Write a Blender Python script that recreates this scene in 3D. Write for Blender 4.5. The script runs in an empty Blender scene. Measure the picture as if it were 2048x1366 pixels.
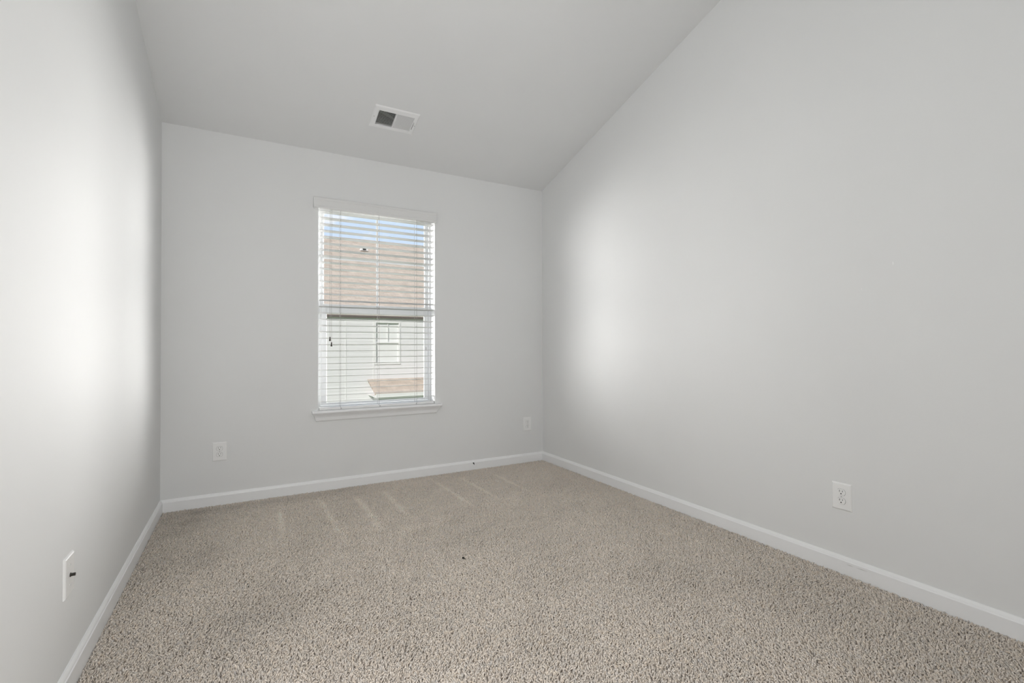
import bpy, bmesh, math, random
import numpy as np
from mathutils import Vector, Matrix

# ---------------------------------------------------------------- camera, world, lights
SC = bpy.context.scene
COL = SC.collection
random.seed(7)
RNG = np.random.default_rng(11)

W = 2.8232            # room width (x), window wall is y = 0, room runs towards -y
HB = 2.44             # height of the window wall
S = 0.29088           # rise of the vaulted ceiling per metre away from the window wall
REAR = -4.70          # rear wall
T = 0.15              # wall thickness

cam_d = bpy.data.cameras.new('camera')
cam_d.sensor_width = 36.0
cam_d.lens = 16.8636
cam_d.clip_start = 0.02
cam_d.clip_end = 500
cam = bpy.data.objects.new('camera', cam_d)
COL.objects.link(cam)
cam.location = (0.46556, -3.68174, 1.02188)
yaw, pit, rol = math.radians(29.00543), math.radians(0.64097), math.radians(-0.19908)
fw = Vector((math.sin(yaw), math.cos(yaw), 0)); rt = Vector((math.cos(yaw), -math.sin(yaw), 0)); up = Vector((0, 0, 1))
f2 = fw * math.cos(pit) + up * math.sin(pit); u2 = up * math.cos(pit) - fw * math.sin(pit)
r3 = rt * math.cos(rol) + u2 * math.sin(rol); u3 = u2 * math.cos(rol) - rt * math.sin(rol)
cam.rotation_euler = Matrix((r3, u3, -f2)).transposed().to_euler()
SC.camera = cam

SC.view_settings.view_transform = 'Standard'
SC.view_settings.look = 'None'
SC.view_settings.gamma = 1.0
SC.view_settings.exposure = -0.06
SC.view_settings.use_curve_mapping = False
SC.cycles.max_bounces = 12
SC.cycles.diffuse_bounces = 8
SC.cycles.transparent_max_bounces = 16
SC.cycles.sample_clamp_indirect = 6.0
SC.cycles.caustics_reflective = False
SC.cycles.caustics_refractive = False
SC.cycles.use_denoising = True

SKY_LOW = 1.15         # the strip of blue sky above the neighbour's roof
GLOW_RIGHT = 33.0      # added glow right of the view, lights the left wall
GLOW_LEFT = 15.5       # added glow left of the view, lights the right wall
GLOW_FAR_RIGHT = 54.0
GLOW_FAR_LEFT = 36.0
GLOW_NEAR_RIGHT = 52.0
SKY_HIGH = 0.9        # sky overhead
SUN_E = 4.2
E_LEFT = 15.5
E_REAR_FILL = 27.0
E_SIDE_FILL = 11.0

def build_world():
    w = bpy.data.worlds.new('sky')
    SC.world = w
    w.use_nodes = True
    nt = w.node_tree; nt.nodes.clear()
    N = nt.nodes.new; L = nt.links.new
    out = N('ShaderNodeOutputWorld'); bg = N('ShaderNodeBackground')
    tc = N('ShaderNodeTexCoord'); sep = N('ShaderNodeSeparateXYZ')
    L(tc.outputs['Generated'], sep.inputs[0])
    def ramp(src, a, b, lo, hi):
        m = N('ShaderNodeMapRange'); m.interpolation_type = 'SMOOTHSTEP'
        m.inputs[1].default_value = a; m.inputs[2].default_value = b
        m.inputs[3].default_value = lo; m.inputs[4].default_value = hi
        L(src, m.inputs[0]); return m.outputs[0]
    def math_(op, a, b):
        m = N('ShaderNodeMath'); m.operation = op
        for i, v in enumerate((a, b)):
            if isinstance(v, (int, float)): m.inputs[i].default_value = v
            else: L(v, m.inputs[i])
        return m.outputs[0]
    x, y, z = sep.outputs
    # blue of the sky, paler towards the horizon, with a few small clouds
    cr = N('ShaderNodeValToRGB')
    cr.color_ramp.elements[0].position = 0.10; cr.color_ramp.elements[0].color = (0.74, 0.86, 1.0, 1)
    cr.color_ramp.elements[1].position = 0.45; cr.color_ramp.elements[1].color = (0.47, 0.68, 1.0, 1)
    L(z, cr.inputs[0])
    mp = N('ShaderNodeMapping'); mp.inputs['Scale'].default_value = (9, 9, 26)
    mp.inputs['Location'].default_value = (0.3, 0.0, 0.9)
    L(tc.outputs['Generated'], mp.inputs[0])
    no = N('ShaderNodeTexNoise'); no.inputs['Scale'].default_value = 1.0; no.inputs['Detail'].default_value = 5
    L(mp.outputs[0], no.inputs[0])
    cl = ramp(no.outputs[0], 0.60, 0.72, 0.0, 0.9)
    mix = N('ShaderNodeMixRGB'); L(cl, mix.inputs[0]); L(cr.outputs[0], mix.inputs[1])
    mix.inputs[2].default_value = (0.95, 0.97, 1.0, 1)
    # brightness over the sky dome
    front = ramp(y, 0.0, 0.06, 0.0, 1.0)
    above = ramp(z, -0.34, -0.20, 0.0, 1.0)
    def lobe(a, b, strength):     # glow added between two bearings to light the room
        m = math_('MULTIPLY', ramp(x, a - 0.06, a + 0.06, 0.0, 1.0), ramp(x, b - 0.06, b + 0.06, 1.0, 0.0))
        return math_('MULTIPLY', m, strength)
    lob = math_('ADD', lobe(0.62, 0.80, GLOW_RIGHT), lobe(0.80, 1.1, GLOW_FAR_RIGHT))
    lob = math_('ADD', lob, math_('ADD', lobe(-0.76, -0.50, GLOW_LEFT), lobe(-1.1, -0.76, GLOW_FAR_LEFT)))
    lob = math_('ADD', lob, lobe(0.40, 0.62, GLOW_NEAR_RIGHT))
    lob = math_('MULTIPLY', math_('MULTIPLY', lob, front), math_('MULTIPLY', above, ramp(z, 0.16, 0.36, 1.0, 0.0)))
    hi = math_('MULTIPLY', ramp(z, 0.40, 0.62, SKY_LOW, SKY_HIGH), ramp(y, -0.2, 0.1, 0.2, 1.0))
    wmix = N('ShaderNodeMixRGB'); wmix.inputs[0].default_value = 1.0
    # the added side glow is near white
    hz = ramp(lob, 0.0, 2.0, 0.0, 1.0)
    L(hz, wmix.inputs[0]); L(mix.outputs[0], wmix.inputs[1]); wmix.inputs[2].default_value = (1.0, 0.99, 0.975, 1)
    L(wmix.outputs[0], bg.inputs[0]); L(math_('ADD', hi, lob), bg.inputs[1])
    L(bg.outputs[0], out.inputs[0])
    w.cycles.sampling_method = 'MANUAL'
    w.cycles.sample_map_resolution = 1024
build_world()

def light(name, kind, loc, target, energy, size=None, size_y=None, color=(1, 1, 1), angle=None, portal=False, radius=None):
    d = bpy.data.lights.new(name, kind)
    d.energy = energy; d.color = color
    if kind == 'AREA':
        d.shape = 'RECTANGLE'; d.size = size; d.size_y = size_y
        d.cycles.is_portal = portal
    if angle is not None: d.angle = angle
    if radius is not None: d.shadow_soft_size = radius
    o = bpy.data.objects.new(name, d); COL.objects.link(o)
    o.location = loc
    o.rotation_euler = (Vector(target) - Vector(loc)).to_track_quat('-Z', 'Y').to_euler()
    return o

light('sun', 'SUN', (0, 0, 30), (0.49, 0.64, 29.41), SUN_E, color=(1.0, 0.965, 0.94), angle=math.radians(0.6))
light('window_portal', 'AREA', (1.357, 0.142, 1.305), (1.357, -1, 1.305), 1.0, 0.96, 1.62, portal=True)
# fill lamps added behind the viewer, on walls without openings
light('left_fill', 'AREA', (0.01, -2.95, 1.5), (2, -2.95, 1.5), E_LEFT, 1.0, 1.6)
light('side_fill', 'AREA', (1.245, -4.22, 1.35), (0, -4.22, 1.35), E_SIDE_FILL, 0.7, 1.9)
light('rear_fill', 'AREA', (0.62, REAR + 0.01, 1.25), (0.62, 0, 1.25), E_REAR_FILL, 0.9, 1.9)

# ---------------------------------------------------------------- materials
def mat(name, color, rough=0.6, spec=0.5, metal=0.0):
    m = bpy.data.materials.new(name); m.use_nodes = True
    b = m.node_tree.nodes['Principled BSDF']
    b.inputs['Base Color'].default_value = (*color, 1)
    b.inputs['Roughness'].default_value = rough
    b.inputs['Specular IOR Level'].default_value = spec
    b.inputs['Metallic'].default_value = metal
    return m

def noisy(name, color, rough, spec, scale, var, bump=0.0, bump_scale=None, detail=4, coord='Object', stretch=(1, 1, 1)):
    """a paint or stone whose tone wanders a little, with a fine bump"""
    m = mat(name, color, rough, spec)
    nt = m.node_tree; N = nt.nodes.new; L = nt.links.new; b = nt.nodes['Principled BSDF']
    tc = N('ShaderNodeTexCoord'); mp = N('ShaderNodeMapping'); mp.inputs['Scale'].default_value = stretch
    L(tc.outputs[coord], mp.inputs[0])
    n = N('ShaderNodeTexNoise'); n.inputs['Scale'].default_value = scale; n.inputs['Detail'].default_value = detail
    L(mp.outputs[0], n.inputs[0])
    r = N('ShaderNodeMapRange'); r.inputs[1].default_value = 0.3; r.inputs[2].default_value = 0.7
    r.inputs[3].default_value = 1 - var; r.inputs[4].default_value = 1 + var
    L(n.outputs[0], r.inputs[0])
    mx = N('ShaderNodeMixRGB'); mx.blend_type = 'MULTIPLY'; mx.inputs[0].default_value = 1
    mx.inputs[1].default_value = (*color, 1); L(r.outputs[0], mx.inputs[2]); L(mx.outputs[0], b.inputs['Base Color'])
    if bump:
        n2 = N('ShaderNodeTexNoise'); n2.inputs['Scale'].default_value = bump_scale or scale * 8; n2.inputs['Detail'].default_value = 3
        L(mp.outputs[0], n2.inputs[0])
        bp = N('ShaderNodeBump'); bp.inputs['Strength'].default_value = bump; bp.inputs['Distance'].default_value = 0.002
        L(n2.outputs[0], bp.inputs['Height']); L(bp.outputs[0], b.inputs['Normal'])
    return m

M = {}
M['wall'] = noisy('wall_paint', (0.74, 0.745, 0.743), 0.62, 0.25, 2.2, 0.008, 0.06, 260)
M['ceiling'] = noisy('ceiling_paint', (0.765, 0.77, 0.77), 0.8, 0.15, 2.5, 0.008, 0.08, 200)
M['trim'] = noisy('trim_paint', (0.83, 0.835, 0.84), 0.35, 0.45, 3.0, 0.006)
M['vinyl'] = mat('white_vinyl', (0.76, 0.77, 0.775), 0.35, 0.45)
M['slat'] = mat('blind_slat', (0.68, 0.678, 0.672), 0.4, 0.4)
M['valance'] = mat('valance_face', (0.72, 0.72, 0.715), 0.45, 0.3)
M['rail'] = mat('blind_rail', (0.80, 0.80, 0.795), 0.4, 0.4)
M['eave_shade'] = mat('eave_shade_brown', (0.13, 0.11, 0.095), 0.5, 0.4)
M['cord'] = mat('blind_cord', (0.30, 0.29, 0.285), 0.8, 0.2)
M['tassel'] = mat('dark_tassel', (0.035, 0.028, 0.022), 0.5, 0.4)
M['plug'] = mat('grey_plug', (0.42, 0.42, 0.42), 0.5, 0.4)
M['plate'] = mat('white_plastic', (0.83, 0.83, 0.825), 0.3, 0.5)
M['dark'] = mat('dark_slot', (0.012, 0.012, 0.012), 0.6, 0.3)
M['brass'] = mat('dark_connector', (0.05, 0.047, 0.042), 0.35, 0.5, 0.6)
M['screw'] = mat('painted_screw', (0.55, 0.55, 0.54), 0.4, 0.5)
M['vent'] = mat('white_enamel', (0.84, 0.84, 0.84), 0.35, 0.5)
M['duct'] = mat('duct_dark', (0.015, 0.015, 0.015), 0.8, 0.2)
M['sub'] = mat('carpet_backing', (0.34, 0.30, 0.26), 0.95, 0.05)
M['siding'] = noisy('white_siding', (0.80, 0.80, 0.80), 0.6, 0.3, 3.0, 0.01)
M['house_trim'] = mat('house_trim', (0.84, 0.84, 0.83), 0.5, 0.4)
M['house_blind'] = mat('house_window_blind', (0.82, 0.83, 0.82), 0.6, 0.3)
M['grass'] = noisy('grass', (0.10, 0.16, 0.05), 0.95, 0.05, 1.2, 0.35, 0.5, 60)
M['lint'] = mat('lint', (0.035, 0.032, 0.03), 0.95, 0.05)
M['scuff'] = mat('scuff', (0.02, 0.02, 0.02), 0.9, 0.1)
M['scratch'] = mat('scratch', (0.88, 0.88, 0.88), 0.8, 0.1)
M['greymark'] = mat('grey_mark', (0.50, 0.50, 0.49), 0.8, 0.1)

def shingles():
    m = mat('roof_shingles', (0.5, 0.4, 0.32), 0.95, 0.05)
    nt = m.node_tree; N = nt.nodes.new; L = nt.links.new; b = nt.nodes['Principled BSDF']
    tc = N('ShaderNodeTexCoord')
    br = N('ShaderNodeTexBrick'); br.inputs['Scale'].default_value = 1.0
    br.inputs['Brick Width'].default_value = 0.32; br.inputs['Row Height'].default_value = 0.14
    br.inputs['Mortar Size'].default_value = 0.006; br.inputs['Bias'].default_value = 0.0
    br.inputs['Color1'].default_value = (0.50, 0.42, 0.345, 1); br.inputs['Color2'].default_value = (0.57, 0.485, 0.405, 1)
    br.inputs['Mortar'].default_value = (0.41, 0.335, 0.27, 1)
    L(tc.outputs['Object'], br.inputs[0])
    n = N('ShaderNodeTexNoise'); n.inputs['Scale'].default_value = 3.0; n.inputs['Detail'].default_value = 6
    L(tc.outputs['Object'], n.inputs[0])
    r = N('ShaderNodeMapRange'); r.inputs[1].default_value = 0.3; r.inputs[2].default_value = 0.7; r.inputs[3].default_value = 0.88; r.inputs[4].default_value = 1.12
    L(n.outputs[0], r.inputs[0])
    mx = N('ShaderNodeMixRGB'); mx.blend_type = 'MULTIPLY'; mx.inputs[0].default_value = 1
    L(br.outputs[0], mx.inputs[1]); L(r.outputs[0], mx.inputs[2]); L(mx.outputs[0], b.inputs['Base Color'])
    return m
M['roof'] = shingles()

def glass():
    m = bpy.data.materials.new('window_glass'); m.use_nodes = True
    nt = m.node_tree; nt.nodes.clear(); N = nt.nodes.new; L = nt.links.new
    out = N('ShaderNodeOutputMaterial'); tr = N('ShaderNodeBsdfTransparent'); gl = N('ShaderNodeBsdfGlossy')
    gl.inputs['Roughness'].default_value = 0.0
    tr.inputs[0].default_value = (0.97, 0.97, 0.968, 1)
    lw = N('ShaderNodeLayerWeight'); lw.inputs[0].default_value = 0.5      # facing: reflectance rises towards grazing, alike on both faces
    pw = N('ShaderNodeMath'); pw.operation = 'POWER'; pw.inputs[1].default_value = 5.0; L(lw.outputs['Facing'], pw.inputs[0])
    fr = N('ShaderNodeMath'); fr.operation = 'MULTIPLY_ADD'; fr.inputs[1].default_value = 0.96; fr.inputs[2].default_value = 0.04; L(pw.outputs[0], fr.inputs[0])
    mx = N('ShaderNodeMixShader'); L(fr.outputs[0], mx.inputs[0]); L(tr.outputs[0], mx.inputs[1]); L(gl.outputs[0], mx.inputs[2])
    L(mx.outputs[0], out.inputs[0])
    return m
M['glass'] = glass()

def carpet_mat():
    m = mat('carpet_yarn', (0.4, 0.35, 0.3), 0.95, 0.05)
    nt = m.node_tree; N = nt.nodes.new; L = nt.links.new; b = nt.nodes['Principled BSDF']
    a = N('ShaderNodeAttribute'); a.attribute_name = 'yarn'
    L(a.outputs['Color'], b.inputs['Base Color'])
    b.inputs['Sheen Weight'].default_value = 0.15
    b.inputs['Sheen Roughness'].default_value = 0.6
    return m
M['carpet'] = carpet_mat()

# ---------------------------------------------------------------- mesh helpers
def link_mesh(name, me, m, parent=None):
    o = bpy.data.objects.new(name, me); COL.objects.link(o)
    if m is not None and not me.materials: me.materials.append(m)
    if parent is not None: o.parent = parent
    return o

def obj(name, bm, m, parent=None, smooth=False):
    bmesh.ops.recalc_face_normals(bm, faces=bm.faces)
    me = bpy.data.meshes.new(name); bm.to_mesh(me); bm.free()
    if smooth:
        for p in me.polygons: p.use_smooth = True
    return link_mesh(name, me, m, parent)

def box(bm, a, b):
    x0, y0, z0 = a; x1, y1, z1 = b
    v = [bm.verts.new(p) for p in ((x0, y0, z0), (x1, y0, z0), (x1, y1, z0), (x0, y1, z0),
                                    (x0, y0, z1), (x1, y0, z1), (x1, y1, z1), (x0, y1, z1))]
    for f in ((0, 3, 2, 1), (4, 5, 6, 7), (0, 1, 5, 4), (1, 2, 6, 5), (2, 3, 7, 6), (3, 0, 4, 7)):
        bm.faces.new([v[i] for i in f])
    return v

def bevel(bm, w, seg=2):
    bmesh.ops.bevel(bm, geom=list(bm.edges), offset=w, segments=seg, profile=0.5, affect='EDGES', clamp_overlap=True)

def BM(): return bmesh.new()
def boxes(*ab, bev=0, seg=2):
    bm = BM()
    for a, b in ab: box(bm, a, b)
    if bev: bevel(bm, bev, seg)
    return bm

def prism(pts, axis, a, b, a_pts=None):
    """a closed outline swept straight along an axis; pts are pairs in the other two axes"""
    bm = BM()
    def P(p, t):
        q = list(p); q.insert('xyz'.index(axis), t); return q
    A = [bm.verts.new(P(p, a)) for p in pts]; B = [bm.verts.new(P(p, b)) for p in pts]
    n = len(pts)
    for i in range(n): bm.faces.new((A[i], A[(i + 1) % n], B[(i + 1) % n], B[i]))
    bm.faces.new(A[::-1]); bm.faces.new(B)
    return bm

def lathe(profile, seg=16, axis='z'):
    """profile: (radius, height) pairs"""
    bm = BM(); rings = []
    for r, h in profile:
        ring = []
        for i in range(seg):
            t = 2 * math.pi * i / seg
            p = (r * math.cos(t), r * math.sin(t), h)
            if axis == 'y': p = (p[0], p[2], p[1])
            if axis == 'x': p = (p[2], p[0], p[1])
            ring.append(bm.verts.new(p))
        rings.append(ring)
    for a, b in zip(rings, rings[1:]):
        for i in range(seg): bm.faces.new((a[i], a[(i + 1) % seg], b[(i + 1) % seg], b[i]))
    bm.faces.new(rings[0][::-1]); bm.faces.new(rings[-1])
    return bm

def tube(path, r, seg=6):
    bm = BM(); rings = []
    pts = [Vector(p) for p in path]
    for i, p in enumerate(pts):
        d = (pts[min(i + 1, len(pts) - 1)] - pts[max(i - 1, 0)]).normalized()
        u = d.orthogonal().normalized(); v = d.cross(u)
        rings.append([bm.verts.new(p + (u * math.cos(t) + v * math.sin(t)) * r) for t in (2 * math.pi * k / seg for k in range(seg))])
    for a, b in zip(rings, rings[1:]):
        # match the closest start vertex so that the tube does not twist
        k = min(range(seg), key=lambda k: (b[k].co - a[0].co).length)
        for i in range(seg): bm.faces.new((a[i], a[(i + 1) % seg], b[(i + 1 + k) % seg], b[(i + k) % seg]))
    bm.faces.new(rings[0][::-1]); bm.faces.new(rings[-1])
    return bm

def empty(name, loc=(0, 0, 0)):
    o = bpy.data.objects.new(name, None); COL.objects.link(o); o.location = loc; o.empty_display_size = 0.05
    return o
def tag(o, label, cat, group=None, kind=None):
    o['label'] = label; o['category'] = cat
    if group: o['group'] = group
    if kind: o['kind'] = kind
    return o
def struct(o, label=None):
    o['kind'] = 'structure'
    if label: o['label'] = label
    return o

# ---------------------------------------------------------------- the room shell
WX0, WX1, WZ0, WZ1 = 0.917, 1.797, 0.548, 2.052      # window opening
bm = BM()
top = HB + 0.10
box(bm, (-T, 0, -0.15), (WX0, 0.112, top)); box(bm, (WX1, 0, -0.15), (W + T, 0.112, top))
box(bm, (WX0, 0, -0.15), (WX1, 0.112, WZ0)); box(bm, (WX0, 0, WZ1), (WX1, 0.112, top))
bmesh.ops.remove_doubles(bm, verts=bm.verts, dist=1e-5)
wall_back = struct(obj('wall_back', bm, M['wall']), 'light grey painted wall with the window')

def side_profile(): return [(-0.0, -0.15), (-0.0, HB + 0.05), (REAR, HB + 0.05 - S * REAR), (REAR, -0.15)]
wall_left = struct(obj('wall_left', prism(side_profile(), 'x', -T, 0.0), M['wall']), 'bright painted wall left of the window')
wall_right = struct(obj('wall_right', prism(side_profile(), 'x', W, W + T), M['wall']), 'wide painted wall right of the window')
struct(obj('wall_added_block', boxes(((1.26, REAR - 0.02, -0.15), (W + T, -3.82, HB + 0.08 + S * 3.82))), M['wall']), 'added painted block behind the viewer')  # unseen block, added as backing for the side fill lamp
zr = HB - S * REAR
wall_rear = struct(obj('wall_rear', boxes(((-T, REAR - T, -0.15), (W + T, REAR, zr + 0.1))), M['wall']), 'painted wall behind the viewer')

# vaulted ceiling: slab with a hole for the supply register.  local: x, t down-slope distance from the window wall, n up
CN = math.hypot(1, S)
def cpt(x, t, n):
    y = -t / CN; z = HB - S * y
    return (x, y + n * S / CN, z + n / CN)
def slab(bm, x0, x1, t0, t1, n0, n1):
    v = box(bm, (x0, t0, n0), (x1, t1, n1))
    for q in v: q.co = cpt(*q.co)
VX0, VX1, VT0, VT1 = 1.2285, 1.4690, 0.4000, 0.5370
bm = BM(); tl = (-REAR + 0.25) * CN; t_0 = -0.20
slab(bm, -T, VX0, t_0, tl, 0, 0.18); slab(bm, VX1, W + T, t_0, tl, 0, 0.18)
slab(bm, VX0, VX1, t_0, VT0, 0, 0.18); slab(bm, VX0, VX1, VT1, tl, 0, 0.18)
bmesh.ops.remove_doubles(bm, verts=bm.verts, dist=1e-5)
struct(obj('ceiling', bm, M['ceiling']), 'sloped white ceiling rising away from the window wall')

struct(obj('floor', boxes(((-T, REAR - T, -0.15), (W + T, 0.16, -0.012))), M['sub']), 'floor under the carpet')

def base_profile():   # (distance from wall, height)
    return [(0, -0.012), (0.014, -0.012), (0.014, 0.0575), (0.0128, 0.0592), (0.0115, 0.0598), (0.0095, 0.0660), (0.0068, 0.0705), (0.0045, 0.0740), (0.0, 0.0748)]
bp = base_profile()
bb = struct(obj('baseboard_back', prism([(-d, h) for d, h in bp], 'x', 0.0, W), M['trim']), 'white baseboard under the window')
struct(obj('baseboard_left', prism([(d, h) for d, h in bp], 'y', REAR, 0.0), M['trim']), 'white baseboard along the left wall')
base_right = struct(obj('baseboard_right', prism([(W - d, h) for d, h in bp], 'y', REAR, 0.0), M['trim']), 'white baseboard along the right wall')
struct(obj('baseboard_rear', prism([(REAR + d, h) for d, h in bp], 'x', 0.0, W), M['trim']), 'white baseboard behind the viewer')
# dark chip in the baseboard
bm = BM()
c = [(2.1185, 0.0570), (2.1315, 0.0590), (2.1355, 0.0500), (2.1350, 0.0360), (2.1270, 0.0470)]
A = [bm.verts.new((x, -0.0140, z)) for x, z in c]; B = [bm.verts.new((x, -0.0150, z)) for x, z in c]
for i in range(5): bm.faces.new((A[i], A[(i + 1) % 5], B[(i + 1) % 5], B[i]))
bm.faces.new(B); bm.faces.new(A[::-1])
obj('chip', bm, M['scuff'], bb)['label'] = 'small black wedge-shaped chip'
# two small scuffs on the right-hand baseboard and paint flecks on the wall
def fleck(name, pts, m, parent, off):
    bm = BM()
    A = [bm.verts.new((W - off, y, z)) for y, z in pts]; B = [bm.verts.new((W - off - 0.0006, y, z)) for y, z in pts]
    n = len(pts)
    for i in range(n): bm.faces.new((A[i], A[(i + 1) % n], B[(i + 1) % n], B[i]))
    bm.faces.new(B); bm.faces.new(A[::-1])
    return obj(name, bm, m, parent)
fleck('paint_fleck', [(-2.7055, 1.371), (-2.7075, 1.372), (-2.7085, 1.364), (-2.7075, 1.357), (-2.7060, 1.358)], M['scratch'], wall_right, 0)
fleck('paint_fleck', [(-2.588, 1.272), (-2.5905, 1.271), (-2.590, 1.2685), (-2.588, 1.269)], M['scratch'], wall_right, 0)

for y0, y1, z in ((-2.5230, -2.5520, 0.0465), (-2.5600, -2.6080, 0.0475)):
    fleck('scuff', [(y0, z), ((y0 + y1) / 2, z + 0.0012), (y1, z + 0.0004), ((y0 + y1) / 2, z - 0.0008)], M['greymark'], base_right, 0.014)

# ---------------------------------------------------------------- the window (set into the wall)
win = struct(empty('window_1', (1.357, 0.12, WZ0)), 'white single-hung vinyl window with a grille in its upper sash')
def wpart(name, bm, m, parent=win, smooth=False):
    for v in bm.verts: v.co -= Vector(win.location)
    return obj(name, bm, m, parent, smooth)
FY0, FY1 = 0.100, 0.134
# outer frame with a stepped inner edge
wpart('window_frame', boxes(((WX0, FY0, WZ0 + .022), (WX0 + 0.030, FY1, WZ1)), ((WX1 - 0.020, FY0, WZ0 + .022), (WX1, FY1, WZ1)),
                            ((WX0 + 0.030, FY0, WZ0 + .022), (WX1 - 0.020, FY1, 0.592)), ((WX0 + 0.030, FY0, 2.038), (WX1 - 0.020, FY1, WZ1)), bev=0.002), M['vinyl'])
# upper sash
ux0, ux1, uz0, uz1 = 0.9705, 1.7500, 1.347, 2.0312
US = wpart('upper_sash', boxes(((0.949, 0.1185, 1.30), (ux0, 0.132, 2.037)), ((ux1, 0.1185, 1.30), (1.775, 0.132, 2.037)),
                          ((ux0, 0.1185, uz1), (ux1, 0.132, 2.037)), ((ux0, 0.1185, 1.295), (ux1, 0.132, uz0)), bev=0.003), M['vinyl'])
def sub(name, bm, m, parent, smooth=False):
    for v in bm.verts: v.co -= Vector(win.location)
    return obj(name, bm, m, parent, smooth)
sub('glass_pane', boxes(((ux0, 0.1255, uz0), (ux1, 0.1270, uz1))), M['glass'], US)
sub('grille', boxes(((1.3585, 0.1225, uz0), (1.3735, 0.1252, uz1)), ((ux0, 0.1225, 1.6845), (1.3585, 0.1252, 1.7075)), ((1.3735, 0.1225, 1.6845), (ux1, 0.1252, 1.7075)), bev=0.001), M['vinyl'], US)
# lower sash
lx0, lx1, lz0, lz1 = 0.9895, 1.7400, 0.610, 1.2745
LS = wpart('lower_sash', boxes(((0.9495, 0.104, 0.594), (lx0, 0.1175, 1.326)), ((lx1, 0.104, 0.594), (1.7755, 0.1175, 1.326)),
                          ((lx0, 0.104, lz1), (lx1, 0.1175, 1.326)), ((lx0, 0.104, 0.594), (lx1, 0.1175, lz0)), bev=0.003), M['vinyl'])
sub('glass_pane', boxes(((lx0, 0.111, lz0), (lx1, 0.1125, lz1))), M['glass'], LS)
bm = boxes(((1.340, 0.098, 1.318), (1.392, 0.1175, 1.336)), ((1.352, 0.094, 1.336), (1.382, 0.112, 1.343)), bev=0.003)
sub('sash_lock', bm, M['vinyl'], LS)
bm = boxes(((1.750, 0.1015, 0.993), (1.7535, 0.104, 1.022)), ((1.750, 0.1015, 1.019), (1.762, 0.104, 1.022)), ((1.760, 0.1015, 0.993), (1.7635, 0.104, 1.019)), ((1.766, 0.1015, 0.993), (1.771, 0.104, 1.001)))
sub('vent_latch', bm, M['greymark'], LS)['label'] = 'small grey latch on the right stile of the lower sash'

# stool and apron
sill = struct(empty('trim_1', (1.357, 0, 0.56)), 'white window sill with a moulded apron')
def spart(name, bm, m, smooth=False):
    for v in bm.verts: v.co -= Vector(sill.location)
    return obj(name, bm, m, sill, smooth)
nose = [(-0.0385, 0.5480), (-0.0420, 0.5520), (-0.0435, 0.5580), (-0.0420, 0.5640), (-0.0385, 0.5680)]
bm = prism(nose + [(0.0, 0.5685), (0.0, 0.5475)], 'x', 0.8755, 1.8420)
for a, b in (((WX0 + 0.001, 0.0, 0.5478), (WX1 - 0.001, 0.105, 0.5685)),): box(bm, a, b)
bevel_edges = [e for e in bm.edges if abs(e.verts[0].co.x - e.verts[1].co.x) < 1e-6 and e.verts[0].co.y < -0.001]
spart('stool', bm, M['trim'])
prof = [(-0.001, 0.5478, 0), (-0.030, 0.5478, 0), (-0.0290, 0.5420, .002), (-0.0220, 0.5330, .009), (-0.0165, 0.5220, .0135), (-0.0140, 0.5080, .0165), (-0.0120, 0.4990, .019), (-0.0085, 0.4945, .022), (-0.001, 0.4945, .022)]
bm = BM()
A = [bm.verts.new((0.8815 + t, y, z)) for y, z, t in prof]; B = [bm.verts.new((1.8330 - t * 1.45, y, z)) for y, z, t in prof]
n = len(prof)
for i in range(n): bm.faces.new((A[i], A[(i + 1) % n], B[(i + 1) % n], B[i]))
bm.faces.new(A[::-1]); bm.faces.new(B)
spart('apron', bm, M['trim'])

# ---------------------------------------------------------------- the blind
blind = tag(empty('window_blind', (1.357, 0.036, 0.5685)), 'white two-inch slat window blind, slats open, under a moulded valance', 'window blind')
def bpart(name, bm, m, parent=None, smooth=False):
    for v in bm.verts: v.co -= Vector(blind.location)
    return obj(name, bm, m, parent or blind, smooth)
# valance with a moulded face and returns
vz0, vz1, vy = 2.0215, 2.0970, -0.040
face = [(vy + 0.010, vz0), (vy + 0.001, vz0), (vy, vz0 + 0.002), (vy, vz0 + 0.013), (vy + 0.0022, vz0 + 0.0155), (vy + 0.0022, vz1 - 0.021), (vy, vz1 - 0.018),
        (vy - 0.0015, vz1 - 0.010), (vy + 0.0005, vz1 - 0.003), (vy + 0.004, vz1), (vy + 0.010, vz1)]
bm = prism(face, 'x', 0.8835, 1.7985)
for x0, x1 in ((0.8835, 0.8925), (1.7895, 1.7985)):
    box(bm, (x0, vy + 0.010, vz0), (x1, -0.0005, vz1 - 0.001))
bpart('valance', bm, M['valance'])
bpart('headrail', boxes(((0.926, 0.008, 2.030), (1.792, 0.058, 2.051)), bev=0.002), M['slat'])
SX0, SX1 = 0.9275, 1.7930
NS = 31; ZT, ZB = 2.0115, 0.6275; PITCH = (ZT - ZB) / (NS - 1)
SY = 0.036
TILT = math.radians(6.0)
def slat_mesh():
    bm = BM(); d = 0.0250; th = 0.0014
    sec = []
    for k in range(9):
        u = -d + 2 * d * k / 8; sec.append((u, 0.0012 * (1 - (u / d) ** 2) + th))
    for k in range(8, -1, -1):
        u = -d + 2 * d * k / 8; sec.append((u, 0.0012 * (1 - (u / d) ** 2) - th))
    pts = []
    for u, h in sec:   # rear edge lower than the room-side edge
        pts.append((u * math.cos(TILT) + h * math.sin(TILT), -u * math.sin(TILT) + h * math.cos(TILT)))
    bm = prism(pts, 'x', SX0, SX1)
    return bm
first = None
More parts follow.
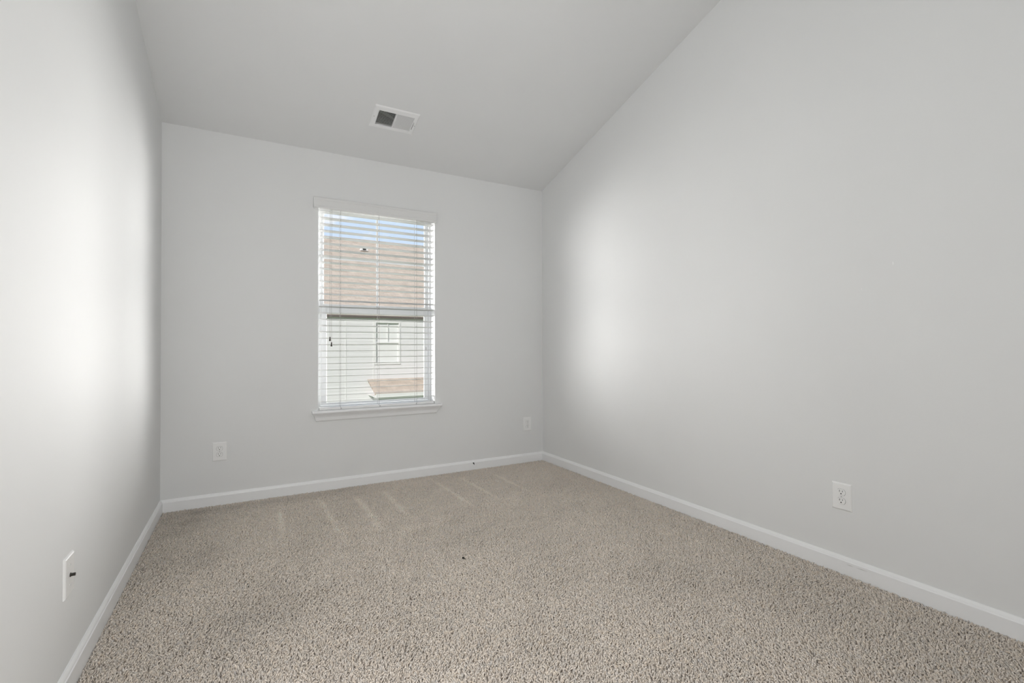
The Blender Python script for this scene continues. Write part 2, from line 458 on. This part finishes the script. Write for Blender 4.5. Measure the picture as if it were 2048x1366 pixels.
for i in range(NS):
    z = ZT - i * PITCH
    if first is None:
        first = obj('slat', slat_mesh(), M['slat'], blind); o = first
    else:
        o = first.copy(); COL.objects.link(o); o.parent = blind
    jit = random.uniform(-0.012, 0.012)
    o.location = Vector((0, SY, z + random.uniform(-0.0004, 0.0004))) - Vector(blind.location)
    o.location.x += random.uniform(-0.0006, 0.0006)
    o.rotation_euler = (jit, 0, 0)
for v in first.data.vertices: v.co.x -= 0
for o in blind.children:
    if o.name.startswith('slat'): o.location.x = -blind.location.x
bpart('bottom_rail', boxes(((SX0, 0.012, 0.5690), (SX1, 0.060, 0.5870)), bev=0.003), M['rail'])
LX = (1.0735, 1.3530, 1.6480)
def ladder(x):
    bm = BM()
    def add(b2):
        me = bpy.data.meshes.new('t'); b2.to_mesh(me); b2.free(); bm.from_mesh(me); bpy.data.meshes.remove(me)
    add(tube([(x, SY - 0.0275, 2.03), (x, SY - 0.0275, 1.3), (x, SY - 0.0255, 0.580)], 0.0011, 5))
    add(tube([(x, SY + 0.0275, 2.03), (x, SY + 0.0275, 1.3), (x, SY + 0.0255, 0.580)], 0.0011, 5))
    for i in range(NS):
        z = ZT - i * PITCH - 0.0024
        dz = 0.0275 * math.tan(TILT)
        add(tube([(x, SY - 0.0275, z + dz), (x, SY + 0.0275, z - dz)], 0.0005, 4))
    return bm
for x in LX: bpart('ladder_cord', ladder(x), M['cord'])
tas = [(0.0015, 0.030), (0.0042, 0.029), (0.0044, 0.017), (0.0050, 0.014), (0.0066, 0.008), (0.0068, 0.002), (0.0055, 0.0), (0.0015, -0.001)]
for x, z in ((0.9982, 1.0690), (1.0085, 1.0300)):
    lc = bpart('lift_cord', tube([(x + 0.002, 0.006, 2.03), (x, 0.003, 1.6), (x, 0.002, z + 0.025)], 0.0011, 5), M['cord'])
    bm = lathe(tas, 12)
    for v in bm.verts: v.co += Vector((x, 0.002, z))
    bpart('tassel', bm, M['tassel'], lc, True)['label'] = 'dark brown cord tassel'
for x in (1.077, 1.3605, 1.6455):
    bm = lathe([(0.0045, 0.0), (0.0045, -0.001), (0.003, -0.0022)], 12, 'y')
    for v in bm.verts: v.co += Vector((x, 0.0125, 0.5755))
    bpart('plug', bm, M['plug'])

# ---------------------------------------------------------------- wall plates
def plate_mesh(w, h, d=0.0062, b=0.006):
    """bevelled wall plate: back at local y = 0, face towards -y"""
    bm = BM()
    rings = [(w / 2, h / 2, 0.0), (w / 2, h / 2, -0.0012), (w / 2 - b * 0.5, h / 2 - b * 0.5, -d * 0.75), (w / 2 - b, h / 2 - b, -d)]
    R = []
    for x, z, y in rings: R.append([bm.verts.new(p) for p in ((-x, y, -z), (x, y, -z), (x, y, z), (-x, y, z))])
    for a, c in zip(R, R[1:]):
        for i in range(4): bm.faces.new((a[i], a[(i + 1) % 4], c[(i + 1) % 4], c[i]))
    bm.faces.new(R[0][::-1]); bm.faces.new(R[-1])
    return bm
def recept_mesh(grow=0.0, y0=-0.0055, y1=-0.0082):
    """rounded face with flat top and bottom"""
    bm = BM(); pts = []
    r = 0.0172 + grow; hh = 0.0140 + grow
    for i in range(40):
        t = 2 * math.pi * i / 40
        pts.append((r * math.cos(t), max(-hh, min(hh, r * math.sin(t)))))
    A = [bm.verts.new((x, y0, z)) for x, z in pts]; B = [bm.verts.new((x, y1, z)) for x, z in pts]
    C = [bm.verts.new((x * 0.95, y1 - 0.0006, z * 0.95)) for x, z in pts]
    n = 40
    for i in range(n):
        bm.faces.new((A[i], A[(i + 1) % n], B[(i + 1) % n], B[i])); bm.faces.new((B[i], B[(i + 1) % n], C[(i + 1) % n], C[i]))
    bm.faces.new(C); bm.faces.new(A[::-1])
    return bm
def outlet(loc, rz, label):
    t = tag(empty('wall_outlet', loc), label, 'outlet', 'duplex power outlets low on the walls'); t.rotation_euler = (0, 0, rz)
    fp = obj('face_plate', plate_mesh(0.0825, 0.1215), M['plate'], t)
    for dz in (0.0195, -0.0195):
        gap = recept_mesh(0.0009, -0.0058, -0.00575)
        for v in gap.verts: v.co.z += dz; v.co.y = min(v.co.y, -0.0060) if v.co.y < -0.0057 else v.co.y
        bm = recept_mesh()
        for v in bm.verts: v.co.z += dz
        r = obj('receptacle', bm, M['plate'], t)
        gp = obj('gap', boxes_ring(0.0174, 0.0142, dz), M['dark'], r)
        s = BM()
        box(s, (-0.0072, -0.0093, dz + 0.0010), (-0.0052, -0.0080, dz + 0.0095)); box(s, (0.0054, -0.0093, dz + 0.0018), (0.0073, -0.0080, dz + 0.0088))
        obj('blade_slot', s, M['dark'], r)['label'] = 'two dark blade slots'
        g = lathe([(0.0027, -0.0080), (0.0027, -0.0093)], 12, 'y')
        for v in g.verts: v.co.z += dz - 0.0063
        obj('ground_hole', g, M['dark'], r)['label'] = 'round dark ground hole'
    sc = lathe([(0.0030, -0.0058), (0.0030, -0.0068), (0.0018, -0.0074)], 12, 'y')
    obj('screw', sc, M['screw'], t)
    return t
def boxes_ring(r, hh, dz):
    """thin dark joint around a receptacle"""
    bm = BM(); n = 40; P = []; Q = []
    for i in range(n):
        t = 2 * math.pi * i / n
        P.append(bm.verts.new((r * math.cos(t), -0.00635, dz + max(-hh, min(hh, r * math.sin(t))))))
        q = 1.035
        Q.append(bm.verts.new((r * q * math.cos(t), -0.00635, dz + max(-hh * q, min(hh * q, r * q * math.sin(t))))))
    for i in range(n): bm.faces.new((P[i], P[(i + 1) % n], Q[(i + 1) % n], Q[i]))
    return bm
outlet((0.3155, 0.0, 0.3445), 0.0, 'white duplex outlet on the window wall, left of the window')
outlet((2.6600, 0.0, 0.3340), 0.0, 'white duplex outlet on the window wall, beside the far right corner')
outlet((W, -2.5010, 0.3412), math.radians(-90), 'white duplex outlet on the long right-hand wall')
t = tag(empty('coax_wall_plate', (0.0, -1.7760, 0.3440)), 'white wall plate with a dark coaxial connector on the left wall', 'wall plate')
t.rotation_euler = (0, 0, math.radians(90))
obj('face_plate', plate_mesh(0.0850, 0.1200, 0.0068, 0.005), M['plate'], t)
bm = lathe([(0.0062, -0.0060), (0.0062, -0.0085), (0.0046, -0.0086), (0.0046, -0.0185), (0.0040, -0.0190)], 14, 'y')
obj('coaxial_connector', bm, M['brass'], t, True)['label'] = 'dark threaded coaxial connector'
for dz in (0.030, -0.030):
    bm = lathe([(0.0030, -0.0065), (0.0030, -0.0074), (0.0018, -0.0080)], 12, 'y')
    for v in bm.verts: v.co.z += dz
    obj('screw', bm, M['screw'], t)

# ---------------------------------------------------------------- ceiling register
vent = tag(empty('ceiling_vent', cpt(1.3465, 0.4725, 0)), 'white two-way supply register in the sloped ceiling', 'vent')
def vpart(name, bm, m, parent=None, smooth=False):
    for v in bm.verts: v.co = Vector(cpt(*v.co)) - Vector(vent.location)
    return obj(name, bm, m, parent or vent, smooth)
# frame: four bevelled margins around the louvres, standing proud of the ceiling (n negative)
bm = BM()
fx0, fx1, ft0, ft1 = 1.1955, 1.4970, 0.3690, 0.5755
d0, d1 = -0.0005, -0.0085
def ring(x0, x1, t0, t1, n): return [bm.verts.new(p) for p in ((x0, t0, n), (x1, t0, n), (x1, t1, n), (x0, t1, n))]
R = [ring(fx0, fx1, ft0, ft1, d0), ring(fx0, fx1, ft0, ft1, d0 - 0.0015), ring(fx0 + 0.006, fx1 - 0.006, ft0 + 0.006, ft1 - 0.006, d1),
     ring(VX0, VX1, VT0, VT1, d1), ring(VX0, VX1, VT0, VT1, d0)]
for a, b in zip(R, R[1:] + R[:1]):
    for i in range(4): bm.faces.new((a[i], a[(i + 1) % 4], b[(i + 1) % 4], b[i]))
vpart('frame', bm, M['vent'])
vpart('center_bar', boxes(((1.3440, VT0, -0.0085), (1.3495, VT1, 0.006))), M['vent'])
def bank(x0, x1, n, lean):
    bm = BM(); p = (x1 - x0) / n; dep = 0.011; th = 0.0004
    for i in range(n):
        c = x0 + p * (i + 0.5); dx = lean * dep * 0.5
        v = [(c - dx - th, -0.0072), (c - dx + th, -0.0072), (c + dx + th, dep - 0.0072), (c + dx - th, dep - 0.0072)]
        A = [bm.verts.new((x, VT0, z)) for x, z in v]; B = [bm.verts.new((x, VT1, z)) for x, z in v]
        for k in range(4): bm.faces.new((A[k], A[(k + 1) % 4], B[(k + 1) % 4], B[k]))
        bm.faces.new(A[::-1]); bm.faces.new(B)
    return bm
vpart('louver_bank', bank(VX0 + 0.001, 1.3440, 15, 0.48), M['vent'])
vpart('louver_bank', bank(1.3495, VX1 - 0.001, 15, -0.85), M['vent'])
bm = BM(); e = 0.002
for a, b in (((VX0 - e, VT0 - e, 0.010), (VX0, VT1 + e, 0.12)), ((VX1, VT0 - e, 0.010), (VX1 + e, VT1 + e, 0.12)), ((VX0, VT0 - e, 0.010), (VX1, VT0, 0.12)), ((VX0, VT1, 0.010), (VX1, VT1 + e, 0.12)), ((VX0 - e, VT0 - e, 0.12), (VX1 + e, VT1 + e, 0.125))):
    box(bm, a, b)
vpart('duct', bm, M['duct'])
lv = vpart('lever_slot', boxes(((1.4735, 0.424, -0.0090), (1.4765, 0.493, -0.0080))), M['dark'])
vpart('damper_lever', boxes(((1.4742, 0.480, -0.0170), (1.4795, 0.488, -0.0085)), bev=0.0008), M['vent'], lv)
for x, tt in ((1.2085, 0.4735), (1.4870, 0.4625)):
    bm = lathe([(0.0036, -0.0080), (0.0036, -0.0095), (0.0020, -0.0103)], 12)
    for v in bm.verts: v.co.x += x; v.co.y += tt
    vpart('screw', bm, M['screw'])

# ---------------------------------------------------------------- carpet
def carpet():
    sp = 0.0066
    def fieldnoise(x, y, sc, seed):
        r = np.random.default_rng(seed); out = np.zeros_like(x)
        for k in range(10):
            a = r.uniform(0, 2 * np.pi); f = sc * r.uniform(0.6, 1.9); ph = r.uniform(0, 6.28)
            out += np.sin((x * np.cos(a) + y * np.sin(a)) * f * 2 * np.pi + ph)
        return out / 10 * 1.8
    P = []
    for (y0, y1, s) in ((-3.30, -0.0135, sp), (REAR + 0.014, -3.30, 0.011)):
        nx = int((W - 0.026) / s); ny = int((y1 - y0) / s)
        gx, gy = np.meshgrid((np.arange(nx) + .5) * s + 0.0135, y0 + (np.arange(ny) + .5) * s)
        g = np.stack([gx.ravel(), gy.ravel()], 1) + RNG.uniform(-0.45, 0.45, (nx * ny, 2)) * s
        P.append(np.column_stack([g, np.full(len(g), s / sp)]))
    P = np.concatenate(P)
    P = P[~((P[:, 0] > 1.225) & (P[:, 1] < -3.785))]      # none under the added block
    x, y, k = P.T; n = len(P)
    x = np.clip(x, 0.0150, W - 0.0150); y = np.minimum(y, -0.0150)
    # vacuum strokes: narrow ridges of lifted pile running out from the window wall
    stroke = np.zeros(n)
    for sx, dx, a, b, wd in ((0.895, 0.03, -0.22, -1.15, .018), (1.12, 0.02, -0.25, -1.12, .022), (1.315, 0.02, -0.20, -1.00, .018), (1.72, 0.03, -0.18, -1.0, .016), (1.93, .03, -.15, -.95, .014), (0.66, -0.02, -0.3, -0.9, .016), (2.2, .03, -.2, -.9, .012)):
        c = sx + dx * (y / -1.0)
        fade = np.clip((a - y) / 0.08, 0, 1) * np.clip((y - b) / 0.35, 0, 1)
        stroke = np.maximum(stroke, np.exp(-((x - c) / wd) ** 2) * fade)
    nap = fieldnoise(x, y, 1.3, 3); nap2 = fieldnoise(x, y, 3.3, 5)
    # direction the pile leans
    ang = 0.9 + 0.9 * nap + 0.5 * nap2 + RNG.normal(0, 1.1, n)
    lean = np.clip(RNG.normal(0.62, 0.22, n) + 0.10 * nap2 - 0.35 * stroke, 0.05, 1.0)
    L = RNG.uniform(0.0135, 0.0180, n) * (0.6 + 0.4 * k)
    dirx, diry = np.cos(ang), np.sin(ang)
    # tone of each yarn end: lighter strokes, darker and paler areas
    blotch = np.zeros(n)
    for cx_, cy_, rx, ry, v in ((0.17, -0.25, .22, .22, .20), (0.50, -0.12, .36, .07, .15), (0.30, -0.85, .10, .20, .13), (0.08, -0.75, .12, .5, .10), (0.52, -1.62, .22, .20, .10), (0.25, -1.75, .25, .25, .10), (1.6, -2.7, .5, .25, .05), (1.15, -1.0, .45, .22, -.07), (1.75, -.85, .3, .15, -.05), (0.42, -2.15, .2, .3, .07)):
        q = ((x - cx_) / rx) ** 2 + ((y - cy_) / ry) ** 2
        blotch += v * np.exp(-q * 1.2)
    tone = 1.0 + 0.045 * nap + 0.03 * nap2 + 0.20 * stroke - blotch * (1 + 0.8 * nap2) + RNG.normal(0, 0.07, n)
    tone = np.clip(tone, 0.45, 1.4)
    colr = np.array([0.775, 0.70, 0.62])
    hue = RNG.normal(0, 0.02, (n, 1)) * np.array([[1, 0.2, -1.0]])
    C = np.clip(colr * tone[:, None] * (1 + hue), 0, 0.93)
    # geometry: a three-sided bent yarn end, three rings and a tip
    rad = RNG.uniform(0.0024, 0.0034, n) * (0.5 + 0.5 * k)
    base = np.stack([x, y, np.full(n, -0.0125)], 1)
    D = np.stack([dirx, diry, np.zeros(n)], 1)
    side = np.stack([-diry, dirx, np.zeros(n)], 1)
    hs = np.array([0.0, 0.38, 0.74, 1.0]); rs = np.array([1.1, 1.2, 0.95])
    curl = RNG.normal(0, 0.36, n)
    ctr = []
    for h in hs:
        along = L * (lean * h ** 1.7); upz = L * h * np.sqrt(np.clip(1 - (lean * h ** 0.7) ** 2 * 0.75, 0.12, 1))
        ctr.append(base + D * along[:, None] + side * (L * curl * h * h)[:, None] + np.array([0, 0, 1.0]) * upz[:, None])
    V = np.zeros((n, 10, 3))
    tw = RNG.uniform(0, 2.1, n)
    for r in range(3):
        tang = ctr[r + 1] - ctr[r]; tang /= np.linalg.norm(tang, axis=1, keepdims=True)
        u = side - tang * np.sum(side * tang, 1, keepdims=True); u /= np.linalg.norm(u, axis=1, keepdims=True)
        v = np.cross(tang, u)
        for j in range(3):
            t = tw + r * 0.6 + j * 2 * np.pi / 3
            V[:, r * 3 + j] = ctr[r] + (u * np.cos(t)[:, None] + v * np.sin(t)[:, None]) * (rad * rs[r])[:, None]
    V[:, 9] = ctr[3]
    V = V.reshape(-1, 3)
    V[:, 0] = np.clip(V[:, 0], 0.0142, W - 0.0142); V[:, 1] = np.clip(V[:, 1], REAR + 0.0142, -0.0142); V[:, 2] = np.maximum(V[:, 2], -0.0145)
    f = []
    for r in range(2):
        for j in range(3):
            a, b = r * 3 + j, r * 3 + (j + 1) % 3
            f += [(a, b, b + 3), (a, b + 3, a + 3)]
    f += [(6, 7, 9), (7, 8, 9), (8, 6, 9)]
    f = np.array(f, dtype=np.int64)
    F = (f[None] + (np.arange(n) * 10)[:, None, None]).reshape(-1)
    me = bpy.data.meshes.new('carpet_pile')
    me.vertices.add(n * 10); me.vertices.foreach_set('co', V.astype(np.float32).ravel())
    nf = n * len(f)
    me.loops.add(nf * 3); me.loops.foreach_set('vertex_index', F.astype(np.int32))
    me.polygons.add(nf); me.polygons.foreach_set('loop_start', np.arange(0, nf * 3, 3, dtype=np.int32))
    me.polygons.foreach_set('use_smooth', np.ones(nf, dtype=bool))
    me.update(calc_edges=True)
    at = me.attributes.new('yarn', 'FLOAT_COLOR', 'POINT')
    CC = np.ones((n, 10, 4), dtype=np.float32); CC[:, :, :3] = C[:, None, :]
    at.data.foreach_set('color', CC.ravel())
    o = link_mesh('carpet_pile', me, M['carpet'])
    tag(o, 'beige cut pile carpet covering the whole floor', 'carpet', kind='stuff')
carpet()
# a speck of dark lint lying on the pile
bm = BM()
for i in range(9):
    a = random.uniform(0, 6.28); r = random.uniform(0.002, 0.009); pts = []
    for k in range(4):
        pts.append((r * math.cos(a + k * 0.7) * (0.4 + 0.3 * k), r * math.sin(a + k * 0.7) * (0.4 + 0.3 * k), 0.002 + 0.003 * math.sin(k + i)))
    b2 = tube(pts, 0.0016, 5); me = bpy.data.meshes.new('t'); b2.to_mesh(me); b2.free(); bm.from_mesh(me); bpy.data.meshes.remove(me)
o = obj('lint', bm, M['lint']); o.location = (1.383, -1.533, 0.0035)
tag(o, 'dark speck of lint lying on the carpet in mid room', 'lint')

# ---------------------------------------------------------------- outside: neighbour house and ground
struct(obj('ground', boxes(((-11, 0.3, -3.6), (15, 45, -3.4))), M['grass']), 'grass between the houses')
house = tag(empty('neighbor_house', (5.0, 14.0, -3.4)), 'white-sided house with a tan shingle roof seen through the window', 'house')
def hpart(name, bm, m, parent=None):
    for v in bm.verts: v.co -= Vector(house.location)
    return obj(name, bm, m, parent or house)
HX0, HX1 = -3.0, 8.6; EZ = 2.17; EY = 13.90
# lap siding: saw-tooth courses, left open where the window is set in
OX0, OX1, OZ0, OZ1 = 4.56, 5.48, 0.40, 1.97
def siding(x0, x1, z0, z1):
    lap = 0.125; pts = []; z = -3.4
    while z < z1:
        a, b = max(z, z0), min(z + lap, z1)
        if b > a: pts += [(13.9945 + 0.0055 * (a - z) / lap, a), (13.9945 + 0.0055 * (b - z) / lap, b)]
        z += lap
    return prism(pts + [(14.3, z1), (14.3, z0)], 'x', x0, x1)
bm = BM()
for q in ((HX0, OX0, -3.4, 2.15), (OX1, HX1, -3.4, 2.15), (OX0, OX1, -3.4, OZ0), (OX0, OX1, OZ1, 2.15)):
    b2 = siding(*q); me = bpy.data.meshes.new('t'); b2.to_mesh(me); b2.free(); bm.from_mesh(me); bpy.data.meshes.remove(me)
hpart('siding', bm, M['siding'])
hpart('side_wall', boxes(((HX0, 14.3, -3.4), (HX0 + 0.2, 40.0, 2.1))), M['siding'])
hpart('side_wall', boxes(((HX1 - 0.2, 14.3, -3.4), (HX1, 40.0, 2.1))), M['siding'])
RS = 0.42; RY = 27.06; RZ = EZ + RS * (RY - EY)
def roofplane(x0, x1, y0, z0, y1, z1, th=0.10):
    """a roof deck whose local xy lies in its own plane so that the shingle courses follow it"""
    L_ = math.hypot(y1 - y0, z1 - z0); bm = boxes(((0, 0, -th), (x1 - x0, L_, 0)))
    o = obj('roof', bm, M['roof'], house)
    o.location = Vector((x0, y0, z0)) - Vector(house.location); o.rotation_euler = (math.atan2(z1 - z0, y1 - y0), 0, 0)
    return o
MY = 20.0; MX1 = 12.5                              # a wider rear wing carries the same roof slope further right
roofplane(HX0 - .3, HX1 + .3, EY, EZ, MY, EZ + RS * (MY - EY))
roofplane(HX0 - .3, MX1, MY, EZ + RS * (MY - EY), RY, RZ)
o = roofplane(HX0 - .3, MX1, 40.2, EZ, RY, RZ)
hpart('rear_wing', boxes(((HX1 - .1, MY + 0.3, -3.4), (MX1 - 0.3, 40.0, 1.9)), ((HX1 - .1, MY + 0.3, 1.9), (MX1 - 0.3, 33.0, EZ + RS * (MY - EY) - .02))), M['siding'])
hpart('eave_shade', boxes(((HX0 - .3, EY - 0.03, EZ - 0.09), (HX1 + .3, EY + 0.02, EZ - 0.005)), bev=0.008), M['eave_shade'])  # eave fascia, its dark colour stands for the soffit shade
hpart('soffit', boxes(((HX0 - .3, EY + 0.02, EZ - 0.08), (HX1 + .3, 13.998, EZ - 0.065))), M['house_trim'])
for x in (3.548, 4.515):
    hpart('corner_trim', boxes(((x - 0.012, 13.984, -3.4), (x + 0.012, 13.998, 2.12))), M['house_trim'])
# its window
hw = hpart('window', boxes(((4.540, 13.968, 0.395), (4.605, 14.06, 1.985)), ((5.434, 13.968, 0.395), (5.500, 14.06, 1.985)), ((4.605, 13.968, 1.920), (5.434, 14.06, 1.985)), ((4.605, 13.968, 0.395), (5.434, 14.06, 0.452)),
                           ((4.605, 13.985, 1.170), (5.434, 14.045, 1.235)), ((5.030, 13.995, 1.235), (5.050, 14.03, 1.920))), M['house_trim'])
hpart('pane', boxes(((4.605, 14.040, 0.452), (5.434, 14.055, 1.920))), M['house_blind'], hw)
# roof vent with a hooded opening
vp = Vector((6.30, 24.25, EZ + RS * (24.25 - EY)))
bm = BM()
prof = [(-0.20, 0.0), (-0.19, 0.10), (-0.12, 0.17), (0.0, 0.20), (0.12, 0.17), (0.19, 0.10), (0.20, 0.0)]
A = [bm.verts.new((vp.x + x, vp.y - 0.25, vp.z + z - 0.03)) for x, z in prof]; B = [bm.verts.new((vp.x + x * .8, vp.y + 0.35, vp.z + z * .3 + 0.10)) for x, z in prof]
for i in range(6): bm.faces.new((A[i], A[i + 1], B[i + 1], B[i]))
bm.faces.new(A); bm.faces.new(B)
rv = hpart('roof_vent', bm, M['house_trim'])
hpart('opening', boxes(((vp.x - 0.09, vp.y - 0.262, vp.z - 0.0), (vp.x + 0.09, vp.y - 0.245, vp.z + 0.08))), M['dark'], rv)
# lower roof over the ground floor
PX0, PX1 = 4.30, 8.5
po = roofplane(PX0, PX1, 12.8, -0.55, 14.0, -0.13, 0.05)
hpart('lower_fascia', boxes(((PX0 + 0.02, 12.80, -0.69), (PX1, 12.84, -0.56)), ((PX0 + 0.02, 12.84, -0.69), (PX1, 14.0, -0.67))), M['house_trim'])
hpart('lower_wall', boxes(((PX0 + 0.2, 13.2, -3.4), (PX1 - .2, 13.98, -0.68))), M['siding'])
